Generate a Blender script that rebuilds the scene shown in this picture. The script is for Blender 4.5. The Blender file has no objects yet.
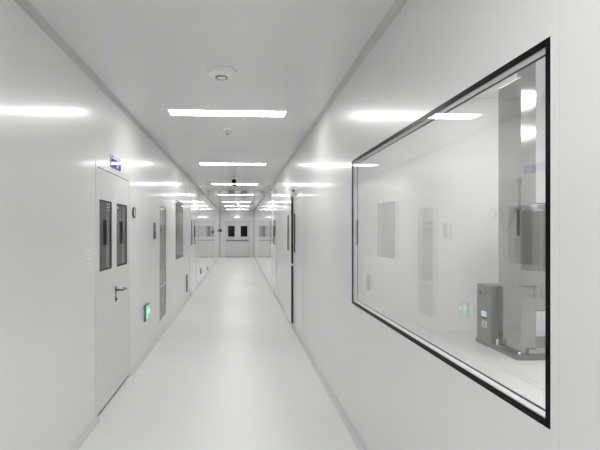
import bpy, bmesh, math, random
from mathutils import Vector, Matrix
random.seed(4)
C = bpy.context.scene.collection
PI = math.pi
EYE = 1.49
XL, XR = -1.135, 0.845          # faces of the two corridor walls
ZC = 2.69                       # corridor ceiling
YN, YF = -3.2, 27.85            # near and far end of the corridor
TH = 0.05                       # thickness of the wall panels

# ------------------------------------------------------------------ materials
def mat(name, col, rough=0.5, metal=0.0, coat=0.0, coat_rough=0.1, spec=0.5, emit=None, strength=0.0):
    m = bpy.data.materials.new(name); m.use_nodes = True
    b = m.node_tree.nodes['Principled BSDF']
    b.inputs['Base Color'].default_value = (*col, 1)
    b.inputs['Roughness'].default_value = rough
    b.inputs['Metallic'].default_value = metal
    b.inputs['Coat Weight'].default_value = coat
    b.inputs['Coat Roughness'].default_value = coat_rough
    b.inputs['Specular IOR Level'].default_value = spec
    if emit:
        b.inputs['Emission Color'].default_value = (*emit, 1)
        b.inputs['Emission Strength'].default_value = strength
    return m

def nd(m, t, **kw):
    n = m.node_tree.nodes.new(t)
    for k, v in kw.items(): setattr(n, k, v)
    return n

def panel_material(name, col, seam_axis=1, offset=0.0, period=1.18, rough=0.34, coat=0.45, coat_rough=0.13, wave=0.0016, seam=.92, smooth_from=None, tilt=.005):
    """white coated steel sandwich panels: fine seams every 1.18 m and a slight waviness of the sheet"""
    m = mat(name, col, rough, coat=coat, coat_rough=coat_rough)
    L = m.node_tree.links; b = m.node_tree.nodes['Principled BSDF']
    tc = nd(m, 'ShaderNodeTexCoord'); sp = nd(m, 'ShaderNodeSeparateXYZ')
    L.new(tc.outputs['Object'], sp.inputs[0])
    a = nd(m, 'ShaderNodeMath', operation='ADD'); a.inputs[1].default_value = -offset + 100 * period
    L.new(sp.outputs[seam_axis], a.inputs[0])
    md = nd(m, 'ShaderNodeMath', operation='MODULO'); md.inputs[1].default_value = period
    L.new(a.outputs[0], md.inputs[0])
    lt = nd(m, 'ShaderNodeMath', operation='LESS_THAN'); lt.inputs[1].default_value = 0.003
    L.new(md.outputs[0], lt.inputs[0])
    mx = nd(m, 'ShaderNodeMix', data_type='RGBA')
    mx.inputs['A'].default_value = (*col, 1); mx.inputs['B'].default_value = (col[0]*seam, col[1]*seam, col[2]*seam, 1)
    L.new(lt.outputs[0], mx.inputs['Factor']); L.new(mx.outputs['Result'], b.inputs['Base Color'])
    mp = nd(m, 'ShaderNodeMapping')
    mp.inputs['Scale'].default_value = (1.1, 1.1, 0.12)
    L.new(tc.outputs['Object'], mp.inputs[0])
    nz = nd(m, 'ShaderNodeTexNoise'); nz.inputs['Scale'].default_value = 1.6; nz.inputs['Detail'].default_value = 0.0
    L.new(mp.outputs[0], nz.inputs['Vector'])
    bp = nd(m, 'ShaderNodeBump'); bp.inputs['Strength'].default_value = 1.0; bp.inputs['Distance'].default_value = wave
    L.new(nz.outputs[0], bp.inputs['Height'])
    # every sheet hangs a fraction of a degree off its neighbours
    dv = nd(m, 'ShaderNodeMath', operation='DIVIDE'); dv.inputs[1].default_value = period
    fl = nd(m, 'ShaderNodeMath', operation='FLOOR'); wn = nd(m, 'ShaderNodeTexWhiteNoise', noise_dimensions='1D')
    L.new(a.outputs[0], dv.inputs[0]); L.new(dv.outputs[0], fl.inputs[0]); L.new(fl.outputs[0], wn.inputs['W'])
    tl = nd(m, 'ShaderNodeMapRange'); tl.inputs['To Min'].default_value = -tilt; tl.inputs['To Max'].default_value = tilt
    L.new(wn.outputs['Value'], tl.inputs['Value'])
    cx = nd(m, 'ShaderNodeCombineXYZ'); L.new(tl.outputs[0], cx.inputs[seam_axis])
    ge = nd(m, 'ShaderNodeNewGeometry')
    ad = nd(m, 'ShaderNodeVectorMath', operation='ADD'); nm = nd(m, 'ShaderNodeVectorMath', operation='NORMALIZE')
    L.new(ge.outputs['Normal'], ad.inputs[0]); L.new(cx.outputs[0], ad.inputs[1]); L.new(ad.outputs[0], nm.inputs[0])
    L.new(nm.outputs[0], bp.inputs['Normal'])
    L.new(bp.outputs[0], b.inputs['Normal']); L.new(bp.outputs[0], b.inputs['Coat Normal'])
    if smooth_from:      # newer, smoother sheets down the far half of the corridor
        for inp, r in (('Coat Roughness', coat_rough), ('Roughness', rough)):
            g = nd(m, 'ShaderNodeMapRange'); g.inputs['From Min'].default_value = smooth_from; g.inputs['From Max'].default_value = smooth_from + 3.5
            g.inputs['To Min'].default_value = r; g.inputs['To Max'].default_value = r*.3
            L.new(sp.outputs[1], g.inputs['Value']); L.new(g.outputs[0], b.inputs[inp])
    return m

def brushed(name, col, rough):
    m = mat(name, col, rough, metal=1.0)
    L = m.node_tree.links; b = m.node_tree.nodes['Principled BSDF']
    tc = nd(m, 'ShaderNodeTexCoord'); mp = nd(m, 'ShaderNodeMapping')
    mp.inputs['Scale'].default_value = (60, 60, 1.5)
    L.new(tc.outputs['Object'], mp.inputs[0])
    nz = nd(m, 'ShaderNodeTexNoise'); nz.inputs['Scale'].default_value = 4.0; nz.inputs['Detail'].default_value = 2.0
    L.new(mp.outputs[0], nz.inputs['Vector'])
    mr = nd(m, 'ShaderNodeMapRange'); mr.inputs['To Min'].default_value = rough*.8; mr.inputs['To Max'].default_value = rough*1.25
    L.new(nz.outputs[0], mr.inputs['Value']); L.new(mr.outputs[0], b.inputs['Roughness'])
    return m

def glass_material(name, tint, ior=1.5):
    """clear sheet glass: straight transmission plus Fresnel reflection on both faces"""
    m = bpy.data.materials.new(name); m.use_nodes = True
    t = m.node_tree; t.nodes.clear(); L = t.links
    out = nd(m, 'ShaderNodeOutputMaterial'); mix = nd(m, 'ShaderNodeMixShader')
    tr = nd(m, 'ShaderNodeBsdfTransparent'); tr.inputs[0].default_value = (*tint, 1)
    gl = nd(m, 'ShaderNodeBsdfGlossy'); gl.inputs['Roughness'].default_value = 0.012
    fr = nd(m, 'ShaderNodeFresnel'); ge = nd(m, 'ShaderNodeNewGeometry')
    mr = nd(m, 'ShaderNodeMapRange'); mr.inputs['To Min'].default_value = ior; mr.inputs['To Max'].default_value = 1/ior
    L.new(ge.outputs['Backfacing'], mr.inputs['Value']); L.new(mr.outputs[0], fr.inputs['IOR'])
    L.new(fr.outputs[0], mix.inputs[0]); L.new(tr.outputs[0], mix.inputs[1]); L.new(gl.outputs[0], mix.inputs[2])
    L.new(mix.outputs[0], out.inputs[0])
    return m

def floor_material(name, a):
    m = mat(name, (a, a, a*.998), 0.32)
    L = m.node_tree.links; b = m.node_tree.nodes['Principled BSDF']
    tc = nd(m, 'ShaderNodeTexCoord')
    nz = nd(m, 'ShaderNodeTexNoise'); nz.inputs['Scale'].default_value = 1.4; nz.inputs['Detail'].default_value = 4.0
    L.new(tc.outputs['Object'], nz.inputs['Vector'])
    mr = nd(m, 'ShaderNodeMapRange'); mr.inputs['To Min'].default_value = .28; mr.inputs['To Max'].default_value = .38
    L.new(nz.outputs[0], mr.inputs['Value']); L.new(mr.outputs[0], b.inputs['Roughness'])
    return m

WH = (.80, .80, .797)
M = {
    'wall': panel_material('wall_panel', WH, 1, 3.305, smooth_from=10.0),
    'wallr': panel_material('wall_panel_right', WH, 1, 2.404, smooth_from=10.0),
    'endwall': panel_material('wall_panel_end', WH, 0, 0.3),
    'ceiling': panel_material('ceiling_panel', (.74, .74, .738), 1, 0.55, rough=.38, seam=.985, smooth_from=11.0, tilt=.002),
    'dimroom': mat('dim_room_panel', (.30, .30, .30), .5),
    'room': mat('room_panel', (.84, .84, .838), .45),
    'floor': floor_material('floor_epoxy', .875),
    'floorgrey': floor_material('floor_epoxy_grey', .66),
    'cove': mat('cove_profile', (.55, .55, .548), .45),
    'skirt': mat('skirting_profile', (.70, .70, .698), .6, spec=.2),
    'door': mat('door_sheet', (.70, .70, .698), .34, coat=.45, coat_rough=.13),
    'white': mat('white_plastic', (.90, .90, .90), .5),
    'offwhite': mat('grey_white_plastic', (.62, .62, .62), .45),
    'black': mat('black_edge', (.003, .003, .004), .3, spec=.08),
    'rubber': mat('dark_rubber', (.025, .025, .025), .55),
    'dgrey': mat('dark_grey_plastic', (.06, .06, .062), .4),
    'mgrey': mat('mid_grey_plastic', (.22, .22, .22), .5),
    'glass': glass_material('clear_glass', (.99, .992, .99)),
    'darkglass': mat('dark_glass', (.008, .008, .009), .03, spec=.25),
    'tinted': glass_material('door_glass', (.9, .905, .9), 1.3),
    'steel': brushed('stainless_steel', (.37, .37, .36), .09),
    'steeld': brushed('dull_stainless_steel', (.21, .21, .203), .34),
    'darkmetal': mat('dark_metal', (.16, .16, .16), .25, metal=1),
    'chrome': mat('chrome', (.7, .7, .7), .12, metal=1),
    'alu': mat('aluminium', (.68, .68, .68), .3, metal=1),
    'blue': mat('blue_acrylic', (.07, .05, .50), .04),
    'acrylic': mat('white_acrylic', (.8, .8, .82), .08),
    'bluepaper': mat('blue_sticker', (.06, .05, .25), .5),
    'paper': mat('white_sticker', (.6, .6, .6), .6),
    'paint': mat('grey_paint', (.36, .36, .355), .4),
    'drumgrey': mat('drum_steel', (.20, .20, .195), .35, metal=.6),
    'spacer': mat('spacer_paint', (.72, .72, .72), .6, spec=.2),
    'red': mat('red_button', (.45, .04, .03), .4),
    'lamp': mat('lamp_diffuser', (.9, .9, .9), .5, emit=(1, 1, .99), strength=20.5),
    'roomlamp': mat('room_lamp_diffuser', (.9, .9, .9), .5, emit=(1, 1, .99), strength=21.0),
    'glow': mat('small_lamp', (.9, .9, .9), .5, emit=(1, 1, 1), strength=3.0),
    'green': mat('exit_green', (.05, .4, .2), .3, emit=(.11, .34, .21), strength=.85),
    'mint': mat('exit_mint', (.6, .9, .7), .3, emit=(.62, 1.0, .78), strength=.85),
    'screen': mat('lcd_screen', (.3, .4, .5), .2, emit=(.55, .75, .95), strength=.7),
}

# ------------------------------------------------------------------ mesh helpers
class MB:
    def __init__(s): s.bm = bmesh.new()
    def box(s, x0, x1, y0, y1, z0, z1, bev=0.0):
        r = bmesh.ops.create_cube(s.bm, size=1.0)
        for v in r['verts']:
            v.co = Vector((x0 + (v.co.x + .5)*(x1-x0), y0 + (v.co.y + .5)*(y1-y0), z0 + (v.co.z + .5)*(z1-z0)))
        if bev:
            es = list({e for v in r['verts'] for e in v.link_edges})
            bmesh.ops.bevel(s.bm, geom=es, offset=bev, segments=2, affect='EDGES', profile=.5)
        return s
    def lathe(s, prof, centre, axis=(0, 0, 1), n=40):
        """prof: list of (radius, height along axis)"""
        q = Vector((0, 0, 1)).rotation_difference(Vector(axis)); c = Vector(centre)
        rings = []
        for r, h in prof:
            if r < 1e-6:
                rings.append([s.bm.verts.new(c + q @ Vector((0, 0, h)))])
            else:
                rings.append([s.bm.verts.new(c + q @ Vector((r*math.cos(2*PI*k/n), r*math.sin(2*PI*k/n), h))) for k in range(n)])
        for a, b in zip(rings, rings[1:]):
            for k in range(n):
                k2 = (k+1) % n
                if len(a) == 1 and len(b) == 1: continue
                if len(a) == 1: f = (a[0], b[k2], b[k])
                elif len(b) == 1: f = (a[k], a[k2], b[0])
                else: f = (a[k], a[k2], b[k2], b[k])
                s.bm.faces.new(f)
        return s
    def tube(s, pts, r, n=14):
        pts = [Vector(p) for p in pts]; rings = []
        for i, p in enumerate(pts):
            d = (pts[min(i+1, len(pts)-1)] - pts[max(i-1, 0)]).normalized()
            q = Vector((0, 0, 1)).rotation_difference(d)
            rings.append([s.bm.verts.new(p + q @ Vector((r*math.cos(2*PI*k/n), r*math.sin(2*PI*k/n), 0))) for k in range(n)])
        for a, b in zip(rings, rings[1:]):
            for k in range(n): s.bm.faces.new((a[k], a[(k+1) % n], b[(k+1) % n], b[k]))
        s.bm.faces.new(rings[0][::-1]); s.bm.faces.new(rings[-1])
        return s
    def prism(s, poly, fn, h0, h1):
        """poly: (a, b) outline; fn(a, b, h) -> point"""
        lo = [s.bm.verts.new(fn(a, b, h0)) for a, b in poly]; hi = [s.bm.verts.new(fn(a, b, h1)) for a, b in poly]
        s.bm.faces.new(lo[::-1]); s.bm.faces.new(hi)
        n = len(poly)
        for k in range(n): s.bm.faces.new((lo[k], lo[(k+1) % n], hi[(k+1) % n], hi[k]))
        return s
    def slab(s, us, vs, w0, w1, holes, fn):
        """a plate over the rectangle us x vs, thickness w0..w1, with rectangular holes; only outer faces"""
        U = sorted(set([us[0], us[1]] + [h[k] for h in holes for k in (0, 1) if us[0] < h[k] < us[1]]))
        V = sorted(set([vs[0], vs[1]] + [h[k] for h in holes for k in (2, 3) if vs[0] < h[k] < vs[1]]))
        def solid(i, j):
            if not (0 <= i < len(U)-1 and 0 <= j < len(V)-1): return False
            u = (U[i]+U[i+1])/2; v = (V[j]+V[j+1])/2
            return not any(h[0] < u < h[1] and h[2] < v < h[3] for h in holes)
        cache = {}
        def vt(u, v, w):
            k = (round(u, 5), round(v, 5), round(w, 5))
            if k not in cache: cache[k] = s.bm.verts.new(fn(u, v, w))
            return cache[k]
        for i in range(len(U)-1):
            for j in range(len(V)-1):
                if not solid(i, j): continue
                a, b, c, d = U[i], U[i+1], V[j], V[j+1]
                s.bm.faces.new((vt(a, c, w0), vt(b, c, w0), vt(b, d, w0), vt(a, d, w0)))
                s.bm.faces.new((vt(a, c, w1), vt(a, d, w1), vt(b, d, w1), vt(b, c, w1)))
                if not solid(i-1, j): s.bm.faces.new((vt(a, c, w0), vt(a, d, w0), vt(a, d, w1), vt(a, c, w1)))
                if not solid(i+1, j): s.bm.faces.new((vt(b, c, w0), vt(b, c, w1), vt(b, d, w1), vt(b, d, w0)))
                if not solid(i, j-1): s.bm.faces.new((vt(a, c, w0), vt(a, c, w1), vt(b, c, w1), vt(b, c, w0)))
                if not solid(i, j+1): s.bm.faces.new((vt(a, d, w0), vt(b, d, w0), vt(b, d, w1), vt(a, d, w1)))
        return s
    def build(s, name, m, parent=None, smooth=False):
        bmesh.ops.recalc_face_normals(s.bm, faces=s.bm.faces[:])
        me = bpy.data.meshes.new(name); s.bm.to_mesh(me); s.bm.free()
        me.materials.append(M[m] if isinstance(m, str) else m)
        if smooth:
            for p in me.polygons: p.use_smooth = True
            me.set_sharp_from_angle(angle=math.radians(38))
        o = bpy.data.objects.new(name, me); C.objects.link(o)
        if parent is not None:
            o.parent = parent
            o.matrix_parent_inverse = Matrix.Translation(-parent.location)
        return o

def tag(o, label, cat, group=None, kind=None):
    o['label'] = label; o['category'] = cat
    if group: o['group'] = group
    if kind: o['kind'] = kind
    return o
def empty(name, loc, label, cat, group=None, kind=None):
    o = bpy.data.objects.new(name, None); C.objects.link(o); o.location = loc; o.empty_display_size = .1
    return tag(o, label, cat, group, kind)
def copy_thing(src, loc, label):
    r = src.copy(); C.objects.link(r); r.location = loc; r['label'] = label
    for ch in list(src.children):
        c = ch.copy(); C.objects.link(c); c.parent = r; c.matrix_parent_inverse = ch.matrix_parent_inverse.copy()
        for g in list(ch.children):
            d = g.copy(); C.objects.link(d); d.parent = c; d.matrix_parent_inverse = g.matrix_parent_inverse.copy()
    return r

LW = lambda u, v, w: Vector((XL + w, u, v))      # left wall: along, up, out into the corridor
RW = lambda u, v, w: Vector((XR - w, u, v))      # right wall
EW = lambda u, v, w: Vector((u, YF - w, v))      # far end wall

# ------------------------------------------------------------------ openings
D1 = (3.86, 5.03, 0.0, 2.055)        # hinged double door, left wall
PT = (6.88, 7.50, 0.20, 1.87)        # pass-through hatch, left wall
W2 = (8.614, 9.734, 0.985, 2.054)    # small window, left wall
BIGW = (1.262, 3.575, 0.950, 2.022)  # big window, right wall
D5 = (-0.813, 0.582, 0.0, 2.10)      # end double door

# ------------------------------------------------------------------ shell
ROOM_X, ROOM_Y0, ROOM_Y1, ROOM_Z = 6.6, -2.0, 7.03, 3.5
o = MB().box(-4.2, XR + TH, YN - .05, YF + 2.2, -.12, 0).build('floor', 'floor')
tag(o, 'glossy pale grey epoxy floor running the whole corridor', 'floor', kind='structure')
o = MB().box(XR + TH, ROOM_X + .05, YN - .05, ROOM_Y1 + .05, -.12, 0).build('floor_window_room', 'floorgrey')
tag(o, 'light grey epoxy floor of the room behind the big window', 'floor', kind='structure')
o = MB().box(XL - TH, XR + TH, YN - .05, YF + .05, ZC, ZC + .08).build('ceiling', 'ceiling')
tag(o, 'white panel corridor ceiling carrying the row of lights', 'ceiling', kind='structure')
o = MB().slab((YN, YF), (0, ZC), -TH, 0, [D1, PT, W2], LW).build('wall_left', 'wall')
tag(o, 'long glossy white panel wall left of the corridor', 'wall', kind='structure')
o = MB().slab((YN, YF), (0, ZC), -TH, 0, [BIGW], RW).build('wall_right', 'wallr')
tag(o, 'long glossy white panel wall right of the corridor with big window', 'wall', kind='structure')
o = MB().slab((XL - TH, XR + TH), (0, ZC), -TH, 0, [D5], EW).build('wall_far', 'endwall')
tag(o, 'white end wall around the distant double door', 'wall', kind='structure')
o = MB().box(XL - TH, XR + TH, YN - .05, YN, 0, ZC).build('wall_near', 'endwall')
tag(o, 'white end wall of the corridor behind the viewer', 'wall', kind='structure')

def cove(name, side, at_top, label):
    r = .038; n = 8
    sx = 1 if side == 'left' else -1
    x0 = XL if side == 'left' else XR
    z0 = ZC if at_top else 0.0; sz = -1 if at_top else 1
    arc = [(r - r*math.sin(k/n*PI/2), r - r*math.cos(k/n*PI/2)) for k in range(n+1)]
    spans = [(YN, YF)]
    if side == 'left' and not at_top: spans = [(YN, D1[0]), (D1[1], YF)]
    mb = MB()
    for a, b in spans:
        mb.prism([(0, 0)] + arc, lambda p, q, h: Vector((x0 + sx*p, h, z0 + sz*q)), a, b)
    o = mb.build(name, 'cove' if at_top else 'skirt', smooth=True)
    tag(o, label, 'trim', kind='structure')
cove('trim_1', 'left', True, 'grey cove strip where left wall meets ceiling')
cove('trim_2', 'right', True, 'grey cove strip where right wall meets ceiling')
cove('trim_3', 'left', False, 'white cove skirting along foot of left wall')
cove('trim_4', 'right', False, 'white cove skirting along foot of right wall')

for k, x, sd in ((6, XL, 'left'), (7, XR, 'right')):
    a, b = (x, x + .022) if sd == 'left' else (x - .022, x)
    o = MB().box(a, b, YF - .022, YF, .04, ZC - .04).build('trim_%d' % k, 'paint')
    tag(o, 'thin grey upright corner strip at the ' + sd + ' of the end wall', 'trim', kind='structure')

# the room behind the big window
XI = XR + TH
o = MB().box(XI, ROOM_X, ROOM_Y1, ROOM_Y1 + .05, 0, ROOM_Z).build('wall_window_room_back', 'room')
tag(o, 'white back wall of the room behind the big window', 'wall', kind='structure')
o = MB().box(ROOM_X, ROOM_X + .05, ROOM_Y0, ROOM_Y1, 0, ROOM_Z).build('wall_window_room_right', 'room')
tag(o, 'white far side wall of the room behind the big window', 'wall', kind='structure')
o = MB().box(XI, ROOM_X, ROOM_Y0 - .05, ROOM_Y0, 0, ROOM_Z).build('wall_window_room_front', 'room')
tag(o, 'white near end wall of the room behind the big window', 'wall', kind='structure')
o = MB().box(XI, ROOM_X, ROOM_Y0, ROOM_Y1, ROOM_Z, ROOM_Z + .05).build('ceiling_window_room', 'room')
tag(o, 'ceiling of the room behind the big window', 'ceiling', kind='structure')
o = MB().box(XI - .049, XI - .001, ROOM_Y0, ROOM_Y1, ZC + .08, ROOM_Z).build('wall_window_room_left', 'room')
tag(o, 'upper wall strip of the window room above the corridor wall', 'wall', kind='structure')

# dim rooms behind the left wall
XD = XL - TH
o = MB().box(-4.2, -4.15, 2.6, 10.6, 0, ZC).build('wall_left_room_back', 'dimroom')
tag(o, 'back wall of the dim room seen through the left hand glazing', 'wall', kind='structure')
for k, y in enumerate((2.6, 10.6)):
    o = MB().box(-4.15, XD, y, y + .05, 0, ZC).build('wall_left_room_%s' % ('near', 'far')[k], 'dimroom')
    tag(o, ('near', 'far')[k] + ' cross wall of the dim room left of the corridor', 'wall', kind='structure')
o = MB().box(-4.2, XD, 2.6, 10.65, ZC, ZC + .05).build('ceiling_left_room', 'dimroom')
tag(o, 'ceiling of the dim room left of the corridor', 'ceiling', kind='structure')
# dark lobby behind the end doors
o = MB().box(XL - TH, XR + TH, YF + 2.1, YF + 2.15, 0, ZC).build('wall_lobby_back', 'room')
tag(o, 'wall of the unlit lobby behind the end doors', 'wall', kind='structure')
for nm, x in (('left', XL - TH), ('right', XR)):
    o = MB().box(x, x + .05, YF + .05, YF + 2.1, 0, ZC).build('wall_lobby_' + nm, 'room')
    tag(o, nm + ' side wall of the unlit lobby behind the end doors', 'wall', kind='structure')
o = MB().box(XL - TH, XR + TH, YF + .05, YF + 2.15, ZC, ZC + .05).build('ceiling_lobby', 'room')
tag(o, 'ceiling of the unlit lobby behind the end doors', 'ceiling', kind='structure')

# ------------------------------------------------------------------ big window (right wall)
def frame_slab(us, vs, bw, w0, w1, fn):
    return MB().slab(us, vs, w0, w1, [(us[0]+bw, us[1]-bw, vs[0]+bw, vs[1]-bw)], fn)
t = empty('window_1', (XR, 2.4, BIGW[2]), 'big black edged double glazed window in the right wall', 'window', kind='structure')
u, v = BIGW[:2], BIGW[2:]
MB().slab(u, v, -.008, -.002, [], RW).build('pane', 'glass', t)
MB().slab(u, v, -.046, -.040, [], RW).build('pane', 'glass', t)
frame_slab(u, v, .021, -.0018, .0005, RW).build('black_border', 'black', t)
frame_slab((u[0]+.020, u[1]-.020), (v[0]+.020, v[1]-.020), .005, -.0398, -.036, RW).build('inner_seal', 'black', t)
frame_slab(u, v, .020, -.0358, -.0085, RW).build('spacer', 'spacer', t)
MB().lathe([(0, 0), (.006, 0), (.006, .006), (0, .006)], (XR + .034, u[0] + .055, v[0] + .030), (-1, 0, 0), 16).build('plug', 'black', t)

# ------------------------------------------------------------------ left window
t = empty('window_2', (XL, 9.17, W2[2]), 'small dark edged window in left wall beyond the pass-through hatch', 'window', kind='structure')
u, v = W2[:2], W2[2:]
MB().slab(u, v, -.008, -.002, [], LW).build('pane', 'glass', t)
frame_slab(u, v, .022, -.0018, .0005, LW).build('black_border', 'black', t)
frame_slab(u, v, .03, -.049, -.009, LW).build('reveal', 'mgrey', t)

# ------------------------------------------------------------------ door 1, hinged double door, left wall
t = empty('door_1', (XL, 4.45, 0), 'grey white double door with two tall dark panes near left', 'door', kind='structure')
u0, u1, v0, v1 = D1
MB().slab((u0, u1), (0, v1), -TH, .003, [(u0+.045, u1-.045, -1, v1-.045)], LW).build('door_frame', 'door', t)
seam = 4.414
P1 = (3.957, 4.341, 1.162, 1.752); P2 = (4.501, 4.918, 1.162, 1.752)
lf1 = MB().slab((u0+.0455, seam-.0003), (.022, v1-.052), -.046, .002, [P1], LW).build('leaf', 'door', t)
lf2 = MB().slab((seam+.0003, u1-.0455), (.022, v1-.052), -.046, .002, [P2], LW).build('leaf', 'door', t)
MB().slab((u0+.048, u1-.048), (v1-.052, v1-.046), -.03, -.010, [], LW).build('top_gap_shade', 'rubber', t)  # dark strip standing in for the shadow in the gap above the leaves
MB().slab((u0+.046, u1-.046), (0.0, .021), -.03, -.006, [], LW).build('foot_gap_strip', 'rubber', t)  # shade of the gap beneath the leaves, done as a dark strip
for lf, P in ((lf1, P1), (lf2, P2)):
    p = MB().slab(P[:2], P[2:], -.012, -.007, [], LW).build('pane', 'tinted', t)
    f = frame_slab(P[:2], P[2:], .012, -.0068, -.0025, LW).build('pane_edge', 'rubber', t)
s = MB().slab((4.20, 4.305), (1.67, 1.735), -.0066, -.0060, [], LW).build('sticker', 'paint', t)
m_ = MB()
for z in (1.706, 1.680): m_.slab((4.212, 4.293), (z, z+.016), -.0059, -.0055, [], LW)
m_.build('text_lines', 'dgrey', s)
s = MB().slab((4.525, 4.635), (1.685, 1.742), -.0066, -.0060, [], LW).build('sticker', 'bluepaper', t)
MB().slab((4.55, 4.60), (1.705, 1.720), -.0059, -.0055, [], LW).build('text_line', 'paper', s)
h = MB().slab((4.448, 4.484), (.915, .985), -.004, .006, [], LW).build('handle_plate', 'darkmetal', t)
MB().tube([LW(4.466, .955, 0), LW(4.466, .955, .05), LW(4.475, .955, .058), LW(4.52, .955, .06), LW(4.60, .953, .06), LW(4.625, .953, .052), LW(4.628, .953, .03)], .010).build('lever', 'darkmetal', h, True)
k = MB().slab((4.45, 4.482), (.845, .905), -.004, .006, [], LW).build('keyhole_plate', 'darkmetal', t)
MB().lathe([(0, 0), (.009, 0), (.009, .012), (0, .012)], LW(4.466, .872, .005), (1, 0, 0), 18).build('lock_cylinder', 'dgrey', k)

# ------------------------------------------------------------------ room sign above door 1
t = empty('door_sign', (XL, 4.46, 2.06), 'blue and white plate on the wall above the near left door', 'sign')
MB().slab((4.292, 4.636), (2.060, 2.172), -.001, .006, [], LW).build('back_plate', 'acrylic', t)
MB().slab((4.292, 4.636), (2.060, 2.140), .0062, .0085, [], LW).build('blue_panel', 'blue', t)
m_ = MB()
for a, b, z in ((4.46, 4.56, 2.092), (4.47, 4.545, 2.074)): m_.slab((a, b), (z, z+.011), .0086, .009, [], LW)
m_.build('lettering', 'acrylic', t)
for y in (4.335, 4.60):
    MB().lathe([(0, 0), (.009, 0), (.009, .006), (0, .008)], LW(y, 2.158, .005), (1, 0, 0), 16).build('screw', 'mgrey', t)

# ------------------------------------------------------------------ small wall fittings, left wall
t = empty('pressure_gauge', LW(5.21, 1.63, 0), 'round black rimmed pressure gauge on wall beyond near left door', 'gauge')
c = LW(5.212, 1.692, 0)
MB().lathe([(0, -.001), (.054, -.001), (.060, .004), (.060, .013), (.056, .017), (.048, .017), (.048, .010), (0, .010)], c, (1, 0, 0), 40).build('case', 'dgrey', t, True)
MB().lathe([(0, .0103), (.047, .0103), (.047, .0115), (0, .0115)], c, (1, 0, 0), 40).build('dial', 'white', t)
MB().prism([(-.003, -.012), (.003, -.012), (.001, .040), (-.001, .040)], lambda a, b, h: c + Vector((h, a*.8 - b*.6, a*.6 + b*.8)), .0117, .0128).build('needle', 'black', t)
MB().slab((5.175, 5.245), (1.597, 1.622), -.001, .004, [], LW).build('tag', 'offwhite', t)

for y, z, lab in ((3.642, 1.325, 'upper of two tiny white buttons left of near door'), (3.642, 1.268, 'lower of two tiny white buttons left of near door')):
    t = empty('wall_button', LW(y, z - .02, 0), lab, 'button', 'white wall buttons by the near door')
    MB().slab((y-.032, y+.032), (z-.02, z+.02), -.001, .008, [], LW).build('plate', 'white', t)
    MB().slab((y-.014, y+.014), (z-.010, z+.010), .0082, .012, [], LW).build('rocker', 'offwhite', t)

t = empty('access_keypad', LW(6.46, 1.39, 0), 'slim dark access keypad on left wall before the pass-through hatch', 'keypad')
MB().slab((6.412, 6.515), (1.39, 1.608), -.001, .012, [], LW).build('case', 'mgrey', t)
MB().slab((6.425, 6.505), (1.40, 1.50), .0122, .016, [], LW).build('key_panel', 'black', t)
MB().slab((6.425, 6.505), (1.52, 1.595), .0122, .014, [], LW).build('reader', 'dgrey', t)

# exit sign
t = empty('exit_sign', LW(5.90, .42, 0), 'small lit green running man exit sign low on left wall', 'exit sign')
MB().slab((5.775, 6.025), (.418, .602), -.001, .026, [], LW).build('case', 'mgrey', t)
MB().slab((5.782, 6.018), (.425, .595), .0262, .028, [], LW).build('face', 'green', t)
m_ = MB()
def fig(poly): m_.prism(poly, lambda a, b, h: LW(5.90 + (a-5.985)*.94, .51 + (b-.503)*1.08, h), .0282, .0292)
fig([(5.938 + .016*math.cos(k*PI/6), .566 + .016*math.sin(k*PI/6)) for k in range(12)])
fig([(5.905, .545), (5.955, .545), (5.948, .495), (5.915, .492)])
fig([(5.905, .545), (5.885, .515), (5.893, .508), (5.915, .530)])
fig([(5.952, .545), (5.985, .525), (5.980, .517), (5.948, .528)])
fig([(5.915, .494), (5.932, .494), (5.912, .462), (5.875, .450), (5.872, .460), (5.902, .472)])
fig([(5.930, .496), (5.948, .497), (5.962, .468), (5.952, .436), (5.940, .438), (5.948, .466)])
m_.build('running_man', 'mint', t)
m_ = MB()
fig([(6.000, .500), (6.040, .500), (6.040, .474), (6.100, .512), (6.040, .550), (6.040, .524), (6.000, .524)])
m_.build('arrow', 'mint', t)

# pass-through hatch
t = empty('pass_through_hatch', (XL, 7.19, PT[2]), 'tall narrow glazed pass-through hatch with steel lower door, left wall', 'hatch')
u0, u1, v0, v1 = PT
MB().slab((u0, u1), (v0, v1), -.30, .003, [(u0+.02, u1-.02, v0+.02, .69), (u0+.02, u1-.02, .715, v1-.02)], LW).build('frame', 'alu', t)
MB().slab((u0+.02, u1-.02), (.715, v1-.02), -.012, -.004, [], LW).build('pane', 'glass', t)
p = MB().slab((u0+.021, u1-.021), (v0+.021, .689), -.02, -.002, [], LW).build('lower_door', 'paint', t)
MB().slab((7.12, 7.22), (.44, .51), -.0019, -.0008, [], LW).build('sticker', 'paper', p)
for z in (1.495, 1.625): MB().slab((u0+.021, u1-.021), (z, z+.03), -.10, -.06, [], LW).build('shelf_rail', 'rubber', t)
MB().slab((u0+.019, u1-.019), (.70, v1-.019), -.30, -.29, [], LW).build('back_panel', 'paint', t)

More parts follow.
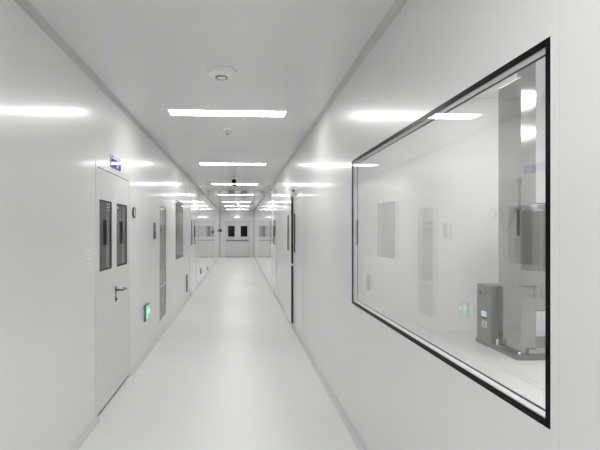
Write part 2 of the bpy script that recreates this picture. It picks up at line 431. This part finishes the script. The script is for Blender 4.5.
# wall grilles and sockets low on the left wall
def grille(y0, y1, z0, z1, lab, m_l='dgrey'):
    t = empty('wall_grille', LW((y0+y1)/2, z0, 0), lab, 'grille', 'return air grilles low on the left wall')
    frame_slab((y0, y1), (z0, z1), .018, -.001, .010, LW).build('frame', 'mgrey', t)
    MB().slab((y0+.017, y1-.017), (z0+.017, z1-.017), -.001, .002, [], LW).build('backing', 'mgrey', t)
    m = MB(); n = max(3, int((z1-z0-.036)/.03))
    for k in range(n):
        z = z0 + .018 + (k+.5)*(z1-z0-.036)/n
        m.slab((y0+.018, y1-.018), (z-.008, z+.002), .002, .008, [], LW)
    m.build('louvre', m_l, t)
grille(10.28, 10.53, .20, .56, 'dark low wall grille just beyond the small left window')
grille(14.05, 14.45, .24, .40, 'second, fainter low grille farther down left wall', 'offwhite')
grille(17.0, 17.4, .10, .24, 'farthest tiny low grille down left wall', 'offwhite')

# ------------------------------------------------------------------ sliding doors
def vision(parent, fn, u0, u1, w, z0=1.172, z1=1.762):
    p = MB().slab((u0, u1), (z0, z1), -.001, w, [], fn).build('pane', 'darkglass', parent)
    frame_slab((u0, u1), (z0, z1), .012, w, w + .001, fn).build('pane_edge', 'rubber', p)

t = empty('door_2', (XR, 7.7, 0), 'flush white double door on right wall with raised black edge', 'door', kind='structure')
MB().slab((7.54, 8.80), (.012, 2.03), .004, .028, [], RW).build('leaf', 'wallr', t)
MB().slab((7.520, 7.5395), (.05, 2.03), .001, .031, [], RW).build('edge_seal', 'rubber', t)
MB().slab((6.40, 7.515), (.012, 2.03), -.001, .003, [], RW).build('leaf', 'wallr', t)
vision(t, RW, 7.86, 8.16, .0295); vision(t, RW, 7.22, 7.40, .0045)
MB().slab((7.47, 7.518), (.955, .985), .0035, .040, [], RW).build('latch', 'white', t)
MB().slab((7.28, 7.53), (2.035, 2.10), .001, .05, [], RW).build('track_cap', 'white', t)
MB().slab((7.38, 7.45), (2.105, 2.135), .001, .03, [], RW).build('door_sensor', 'black', t)

def flush_door(nm, fn, y0, ys, y1, panes, m, lab):
    t = empty(nm, fn(ys, 0, 0), lab, 'door', kind='structure')
    if ys < y1:
        MB().slab((y0, ys-.004), (.012, 2.03), -.001, .006, [], fn).build('leaf', m, t)
        MB().slab((ys+.004, y1), (.012, 2.03), -.001, .006, [], fn).build('leaf', m, t)
    else:
        MB().slab((y0, y1), (.012, 2.03), -.001, .006, [], fn).build('leaf', m, t)
    for a, b in panes: vision(t, fn, a, b, .0075)
flush_door('door_3', LW, 10.95, 11.8, 12.65, [(11.30, 11.56), (12.04, 12.32)], 'wall', 'flush white double door far along left wall with two dark panes')
flush_door('door_4', RW, 10.95, 11.63, 12.3, [(11.23, 11.53), (11.75, 12.05)], 'wallr', 'flush white double door far along right wall with two dark panes')
flush_door('door_6', RW, 12.5, 13.4, 13.4, [(12.7, 13.1)], 'wallr', 'flush white single door farthest along right wall')

# end double door
t = empty('door_5', (-.115, YF, 0), 'double door with two black panes closing the corridor end', 'door', kind='structure')
u0, u1, v0, v1 = D5
MB().slab((u0, u1), (0, v1), -TH, .012, [(u0+.035, u1-.035, -1, v1-.035)], EW).build('door_frame', 'offwhite', t)
mid = (u0+u1)/2
for a, b, P in ((u0+.042, mid-.003, (-.662, -.273, 1.193, 1.81)), (mid+.003, u1-.042, (.064, .454, 1.193, 1.81))):
    lf = MB().slab((a, b), (.02, v1-.042), -.045, -.004, [P], EW).build('leaf', 'door', t)
    MB().slab(P[:2], P[2:], -.03, -.02, [], EW).build('pane', 'darkglass', t)
    br = MB().tube([EW(a+.02, .985, .05), EW(b-.02, .985, .05)], .018).build('push_bar', 'dgrey', t, True)
    m_ = MB()
    for q in (a+.05, b-.05): m_.box(q-.02, q+.02, YF-.06, YF+.004, .955, 1.015)
    m_.build('bar_bracket', 'mgrey', br)
MB().slab((u0+.036, u1-.036), (0, .018), -.03, -.006, [], EW).build('foot_gap_strip', 'rubber', t)

t = empty('emergency_light', (-.14, YF, 2.27), 'glowing half round emergency light over the end double door', 'lamp')
MB().slab((-.29, .012), (2.262, 2.276), -.001, .10, [], EW).build('base', 'offwhite', t)
MB().prism([(-.14 + .125*math.cos(k/16*PI), 2.277 + .075*math.sin(k/16*PI)) for k in range(17)], lambda a, b, h: EW(a, b, h), -.001, .085).build('diffuser', 'glow', t)

# call buttons near the end
def call_button(fn, u, z, lab):
    t = empty('call_button', fn(u, z-.09, 0), lab, 'button', 'black call buttons near the corridor end')
    MB().slab((u-.05, u+.05), (z-.09, z+.09), -.001, .03, [], fn).build('box', 'dgrey', t)
    MB().lathe([(0, 0), (.04, 0), (.032, .03), (0, .034)], fn(u, z, .028), fn(0, 0, 1) - fn(0, 0, 0), 20).build('dome', 'black', t, True)
call_button(LW, 20.4, 1.47, 'black call button on left wall near corridor end')
call_button(EW, -1.08, 1.548, 'black call button on end wall left of double door')

# ------------------------------------------------------------------ ceiling
def make_light(y, lab):
    t = empty('ceiling_light', (-.118, y, ZC), lab, 'ceiling light', 'recessed ceiling light panels along the corridor')
    def F(a, b, h): return Vector((-.118 + a, y + b, ZC - h))
    MB().slab((-.590, .590), (-.122, .122), -.001, .002, [(-.578, .578, -.106, .106)], F).build('frame', 'white', t)
    MB().slab((-.578, .578), (-.106, .106), -.001, .004, [], F).build('diffuser', 'lamp', t)
    return t
L0 = make_light(4.881, 'nearest and widest lit ceiling panel, beyond the big round detector')
names = ['second lit ceiling panel from the viewer, just past the small detector',
         'third lit ceiling panel from the viewer, behind the black camera',
         'fourth lit ceiling panel from the viewer', 'fifth lit ceiling panel from the viewer',
         'sixth lit ceiling panel, broken by a hanging sensor', 'last and smallest lit ceiling panel before the end wall',
         'lit ceiling panel above the viewer, out of view', 'lit ceiling panel behind the viewer, out of view']
for y, lab in zip((8.56, 12.2, 15.72, 19.43, 22.9, 26.1, .72, -2.3), names):
    copy_thing(L0, (-.118, y, ZC), lab)

t = empty('ceiling_detector', (-.134, 3.60, ZC), 'large round white ceiling detector nearest the viewer', 'detector')
c = (-.134, 3.60, ZC + .001); dn = (0, 0, -1)
MB().lathe([(0, 0), (.112, 0), (.112, .012), (.104, .014), (0, .014)], c, dn, 56).build('base', 'white', t, True)
MB().lathe([(.100, .0142), (.102, .028), (.094, .036), (.070, .045), (.050, .048), (0, .048)], c, dn, 56).build('body', 'white', t, True)
MB().lathe([(.044, .0481), (.047, .051), (.045, .057), (.040, .057), (.038, .051), (.038, .0481)], c, dn, 40).build('sensor_ring', 'mgrey', t, True)
MB().lathe([(.037, .0482), (.034, .056), (0, .060)], c, dn, 30).build('sensor_cap', 'white', t, True)

t = empty('smoke_detector', (-.136, 5.60, ZC), 'small round white smoke detector between first and second lights', 'detector')
c = (-.136, 5.60, ZC + .001)
MB().lathe([(0, 0), (.058, 0), (.058, .020), (.053, .025), (0, .025)], c, dn, 40).build('base', 'white', t, True)
MB().lathe([(.048, .0252), (.050, .044), (.040, .060), (0, .064)], c, dn, 40).build('body', 'offwhite', t, True)
MB().lathe([(.016, .0635), (.016, .072), (0, .074)], c, dn, 20).build('sensor_tip', 'mgrey', t, True)

o = MB().box(-.45, .21, 7.03, 7.21, ZC - .0006, ZC + .001).build('trim_5', 'acrylic')
tag(o, kind='structure', cat='panel', label='faint flush white strip panel on ceiling before second light')

t = empty('security_camera', (-.122, 10.6, ZC), 'small security camera with black eyeball hanging before third light', 'camera')
c = (-.122, 10.6, ZC + .001)
MB().lathe([(0, 0), (.055, 0), (.055, .035), (.048, .05), (0, .05)], c, dn, 32).build('mount', 'white', t, True)
MB().lathe([(0, .050)] + [(.052*math.sin(a), .092 - .042*math.cos(a)) for a in [PI*k/12 for k in range(1, 12)]] + [(0, .134)], c, dn, 28).build('eyeball', 'black', t, True)
MB().tube([(-.122, 10.6, ZC - .13), (-.112, 10.56, ZC - .165)], .012).build('neck', 'offwhite', t, True)
MB().lathe([(0, 0), (.034, .004), (.040, .02), (.034, .04), (0, .044)], (-.108, 10.56, ZC - .155), dn, 24).build('lens', 'black', t, True)

t = empty('hanging_sensor', (-.163, 22.3, ZC), 'tiny pale sensor hanging from ceiling before sixth light', 'sensor')
c = (-.163, 22.3, ZC + .001)
MB().lathe([(0, 0), (.06, 0), (.06, .03), (0, .03)], c, dn, 24).build('base', 'offwhite', t, True)
MB().lathe([(.035, .0302), (.045, .08), (.03, .12), (0, .13)], c, dn, 24).build('body', 'offwhite', t, True)

# ------------------------------------------------------------------ machine behind the window
t = empty('bin_lifting_machine', (3.4, 5.7, 0), 'stainless steel column lift with control console and drum behind the window', 'machine')
b = MB().box(3.2, 4.7, 5.37, 6.36, .0, .055, .006).build('base_plate', 'steeld', t)
MB().box(3.36, 4.7, 5.40, 5.50, .0552, .115, .004).build('base_beam', 'steel', b)
MB().lathe([(0, 0), (.018, 0), (.018, .07), (.010, .085), (0, .085)], (3.235, 5.86, .055), n=20).build('bolt', 'chrome', b, True)
MB().lathe([(0, 0), (.016, 0), (.016, .02), (.010, .03), (0, .03)], (3.255, 5.42, .055), n=20).build('bolt', 'chrome', b, True)
cl = MB().box(3.285, 3.468, 5.44, 5.93, .0555, 3.30, .004).build('column', 'steel', t)
MB().box(3.30, 3.466, 5.442, 5.54, 3.3005, ROOM_Z).build('column_head', 'steel', cl)
cs = MB().box(3.205, 3.50, 5.955, 6.325, .0555, .79, .006).build('console', 'steeld', t)
FX = lambda u, v, w: Vector((3.205 - w, u, v))
MB().slab((6.075, 6.20), (.376, .445), -.001, .004, [], FX).build('screen', 'screen', cs)
MB().slab((6.07, 6.205), (.345, .372), -.001, .006, [], FX).build('screen_bezel', 'black', cs)
for y, z, r, m in ((6.215, .69, .016, 'black'), (6.215, .655, .012, 'black'), (6.15, .685, .012, 'mgrey'), (6.12, .668, .010, 'mgrey'), (6.09, .68, .010, 'mgrey')):
    MB().lathe([(0, -.001), (r, -.001), (r, .014), (r*.7, .020), (0, .020)], FX(y, z, 0), (-1, 0, 0), 18).build('button', m, cs, True)
wl = MB().slab((6.06, 6.19), (.235, .32), -.001, .002, [], FX).build('warning_label', 'paper', cs)
wl['label'] = 'faint label with reddish mark under the screen'
MB().prism([(6.10, .25), (6.15, .25), (6.125, .30)], lambda a, b, h: FX(a, b, h), .0021, .003).build('label_mark', 'red', wl)
# pole, clamp and cable on the column
po = MB().tube([(3.245, 5.40, 1.76), (3.245, 5.40, 2.12)], .018).build('guide_pole', 'steeld', t, True)
MB().tube([(3.245, 5.40, 2.02), (3.245, 5.40, 2.11)], .026).build('collar', 'steeld', po, True)
MB().box(3.20, 3.30, 5.38, 5.44, 1.70, 1.765, .006).build('clamp', 'steeld', po)
MB().box(3.235, 3.285, 5.36, 5.438, 1.44, 1.70, .004).build('slide_block', 'dgrey', po)
MB().tube([(3.18, 5.40, 1.70), (3.16, 5.41, 1.62), (3.12, 5.42, 1.54), (3.095, 5.42, 1.48)], .008).build('cable', 'mgrey', po, True)
MB().box(3.225, 3.24, 5.395, 5.405, 1.70, 1.72).build('cable_lug', 'mgrey', po)
# drum with shallow domed lid in front of the column
ax = (3.345, 5.16, 0)
r = .205
dr = MB().lathe([(0, 1.06), (r*.96, 1.06), (r, 1.075), (r, 1.70)], ax, n=56).build('drum', 'drumgrey', t, True)
MB().lathe([(r + .006, 1.70), (r + .006, 1.712)] + [(r*math.cos(a), 1.712 + .085*math.sin(a)) for a in [PI/2*k/8 for k in range(1, 8)]] + [(0, 1.797)], ax, n=56).build('lid', 'drumgrey', dr, True)
MB().box(3.30, 3.42, 5.33, 5.44, 1.15, 1.65, .006).build('carriage', 'steeld', t)
MB().box(3.60, 4.30, 5.95, 6.15, .47, 1.86, .01).build('motor_housing', 'steel', t)
MB().box(3.62, 3.70, 6.0, 6.1, .0555, .47).build('housing_leg', 'steeld', t)

def room_light(x, y, lab, hx, hy):
    t = empty('ceiling_light', (x, y, ROOM_Z), lab, 'ceiling light', 'ceiling lights of the room behind the window')
    F = lambda a, b, h: Vector((x + a, y + b, ROOM_Z - h))
    MB().slab((-hx, hx), (-hy, hy), -.001, .002, [(-hx+.012, hx-.012, -hy+.012, hy-.012)], F).build('frame', 'white', t)
    MB().slab((-hx+.012, hx-.012), (-hy+.012, hy-.012), -.001, .004, [], F).build('diffuser', 'roomlamp', t)
room_light(3.30, 5.93, 'small ceiling light above the steel column behind the window', .16, .32)
room_light(4.30, 3.70, 'ceiling light mirrored in the steel column front, out of view', .35, .50)
room_light(5.70, 1.30, 'ceiling light in the far corner of the window room, out of view', .35, .45)
room_light(2.0, 1.6, 'added ceiling light brightening the near end of the window room, out of view', .35, .50)  # extra unseen lamp, put in to lift the brightness of the room
room_light(2.0, 4.2, 'added ceiling light brightening the window room close to the glass, out of view', .35, .50)  # unseen lamp added purely to light this room

# ------------------------------------------------------------------ camera, world, view
cam = bpy.data.cameras.new('camera'); co = bpy.data.objects.new('camera', cam); C.objects.link(co)
cam.sensor_width = 36; cam.lens = 36*480/600
cam.shift_x = (300 - 265.86)/600; cam.shift_y = 6.5/600
cam.clip_start = .02
co.location = (0, 0, EYE); co.rotation_euler = (PI/2, 0, -math.radians(3.1435))
sc = bpy.context.scene; sc.camera = co
w = bpy.data.worlds.new('world'); sc.world = w; w.use_nodes = True
w.node_tree.nodes['Background'].inputs[0].default_value = (.5, .5, .5, 1)
w.node_tree.nodes['Background'].inputs[1].default_value = .3
sc.view_settings.view_transform = 'Standard'; sc.view_settings.look = 'None'
sc.view_settings.exposure = 0.0; sc.view_settings.gamma = 1.0; sc.view_settings.use_curve_mapping = False
sc.cycles.use_denoising = True
sc.cycles.filter_width = 1.4
sc.cycles.max_bounces = 16; sc.cycles.diffuse_bounces = 8; sc.cycles.glossy_bounces = 6
sc.cycles.transparent_max_bounces = 24
sc.cycles.sample_clamp_indirect = 8.0
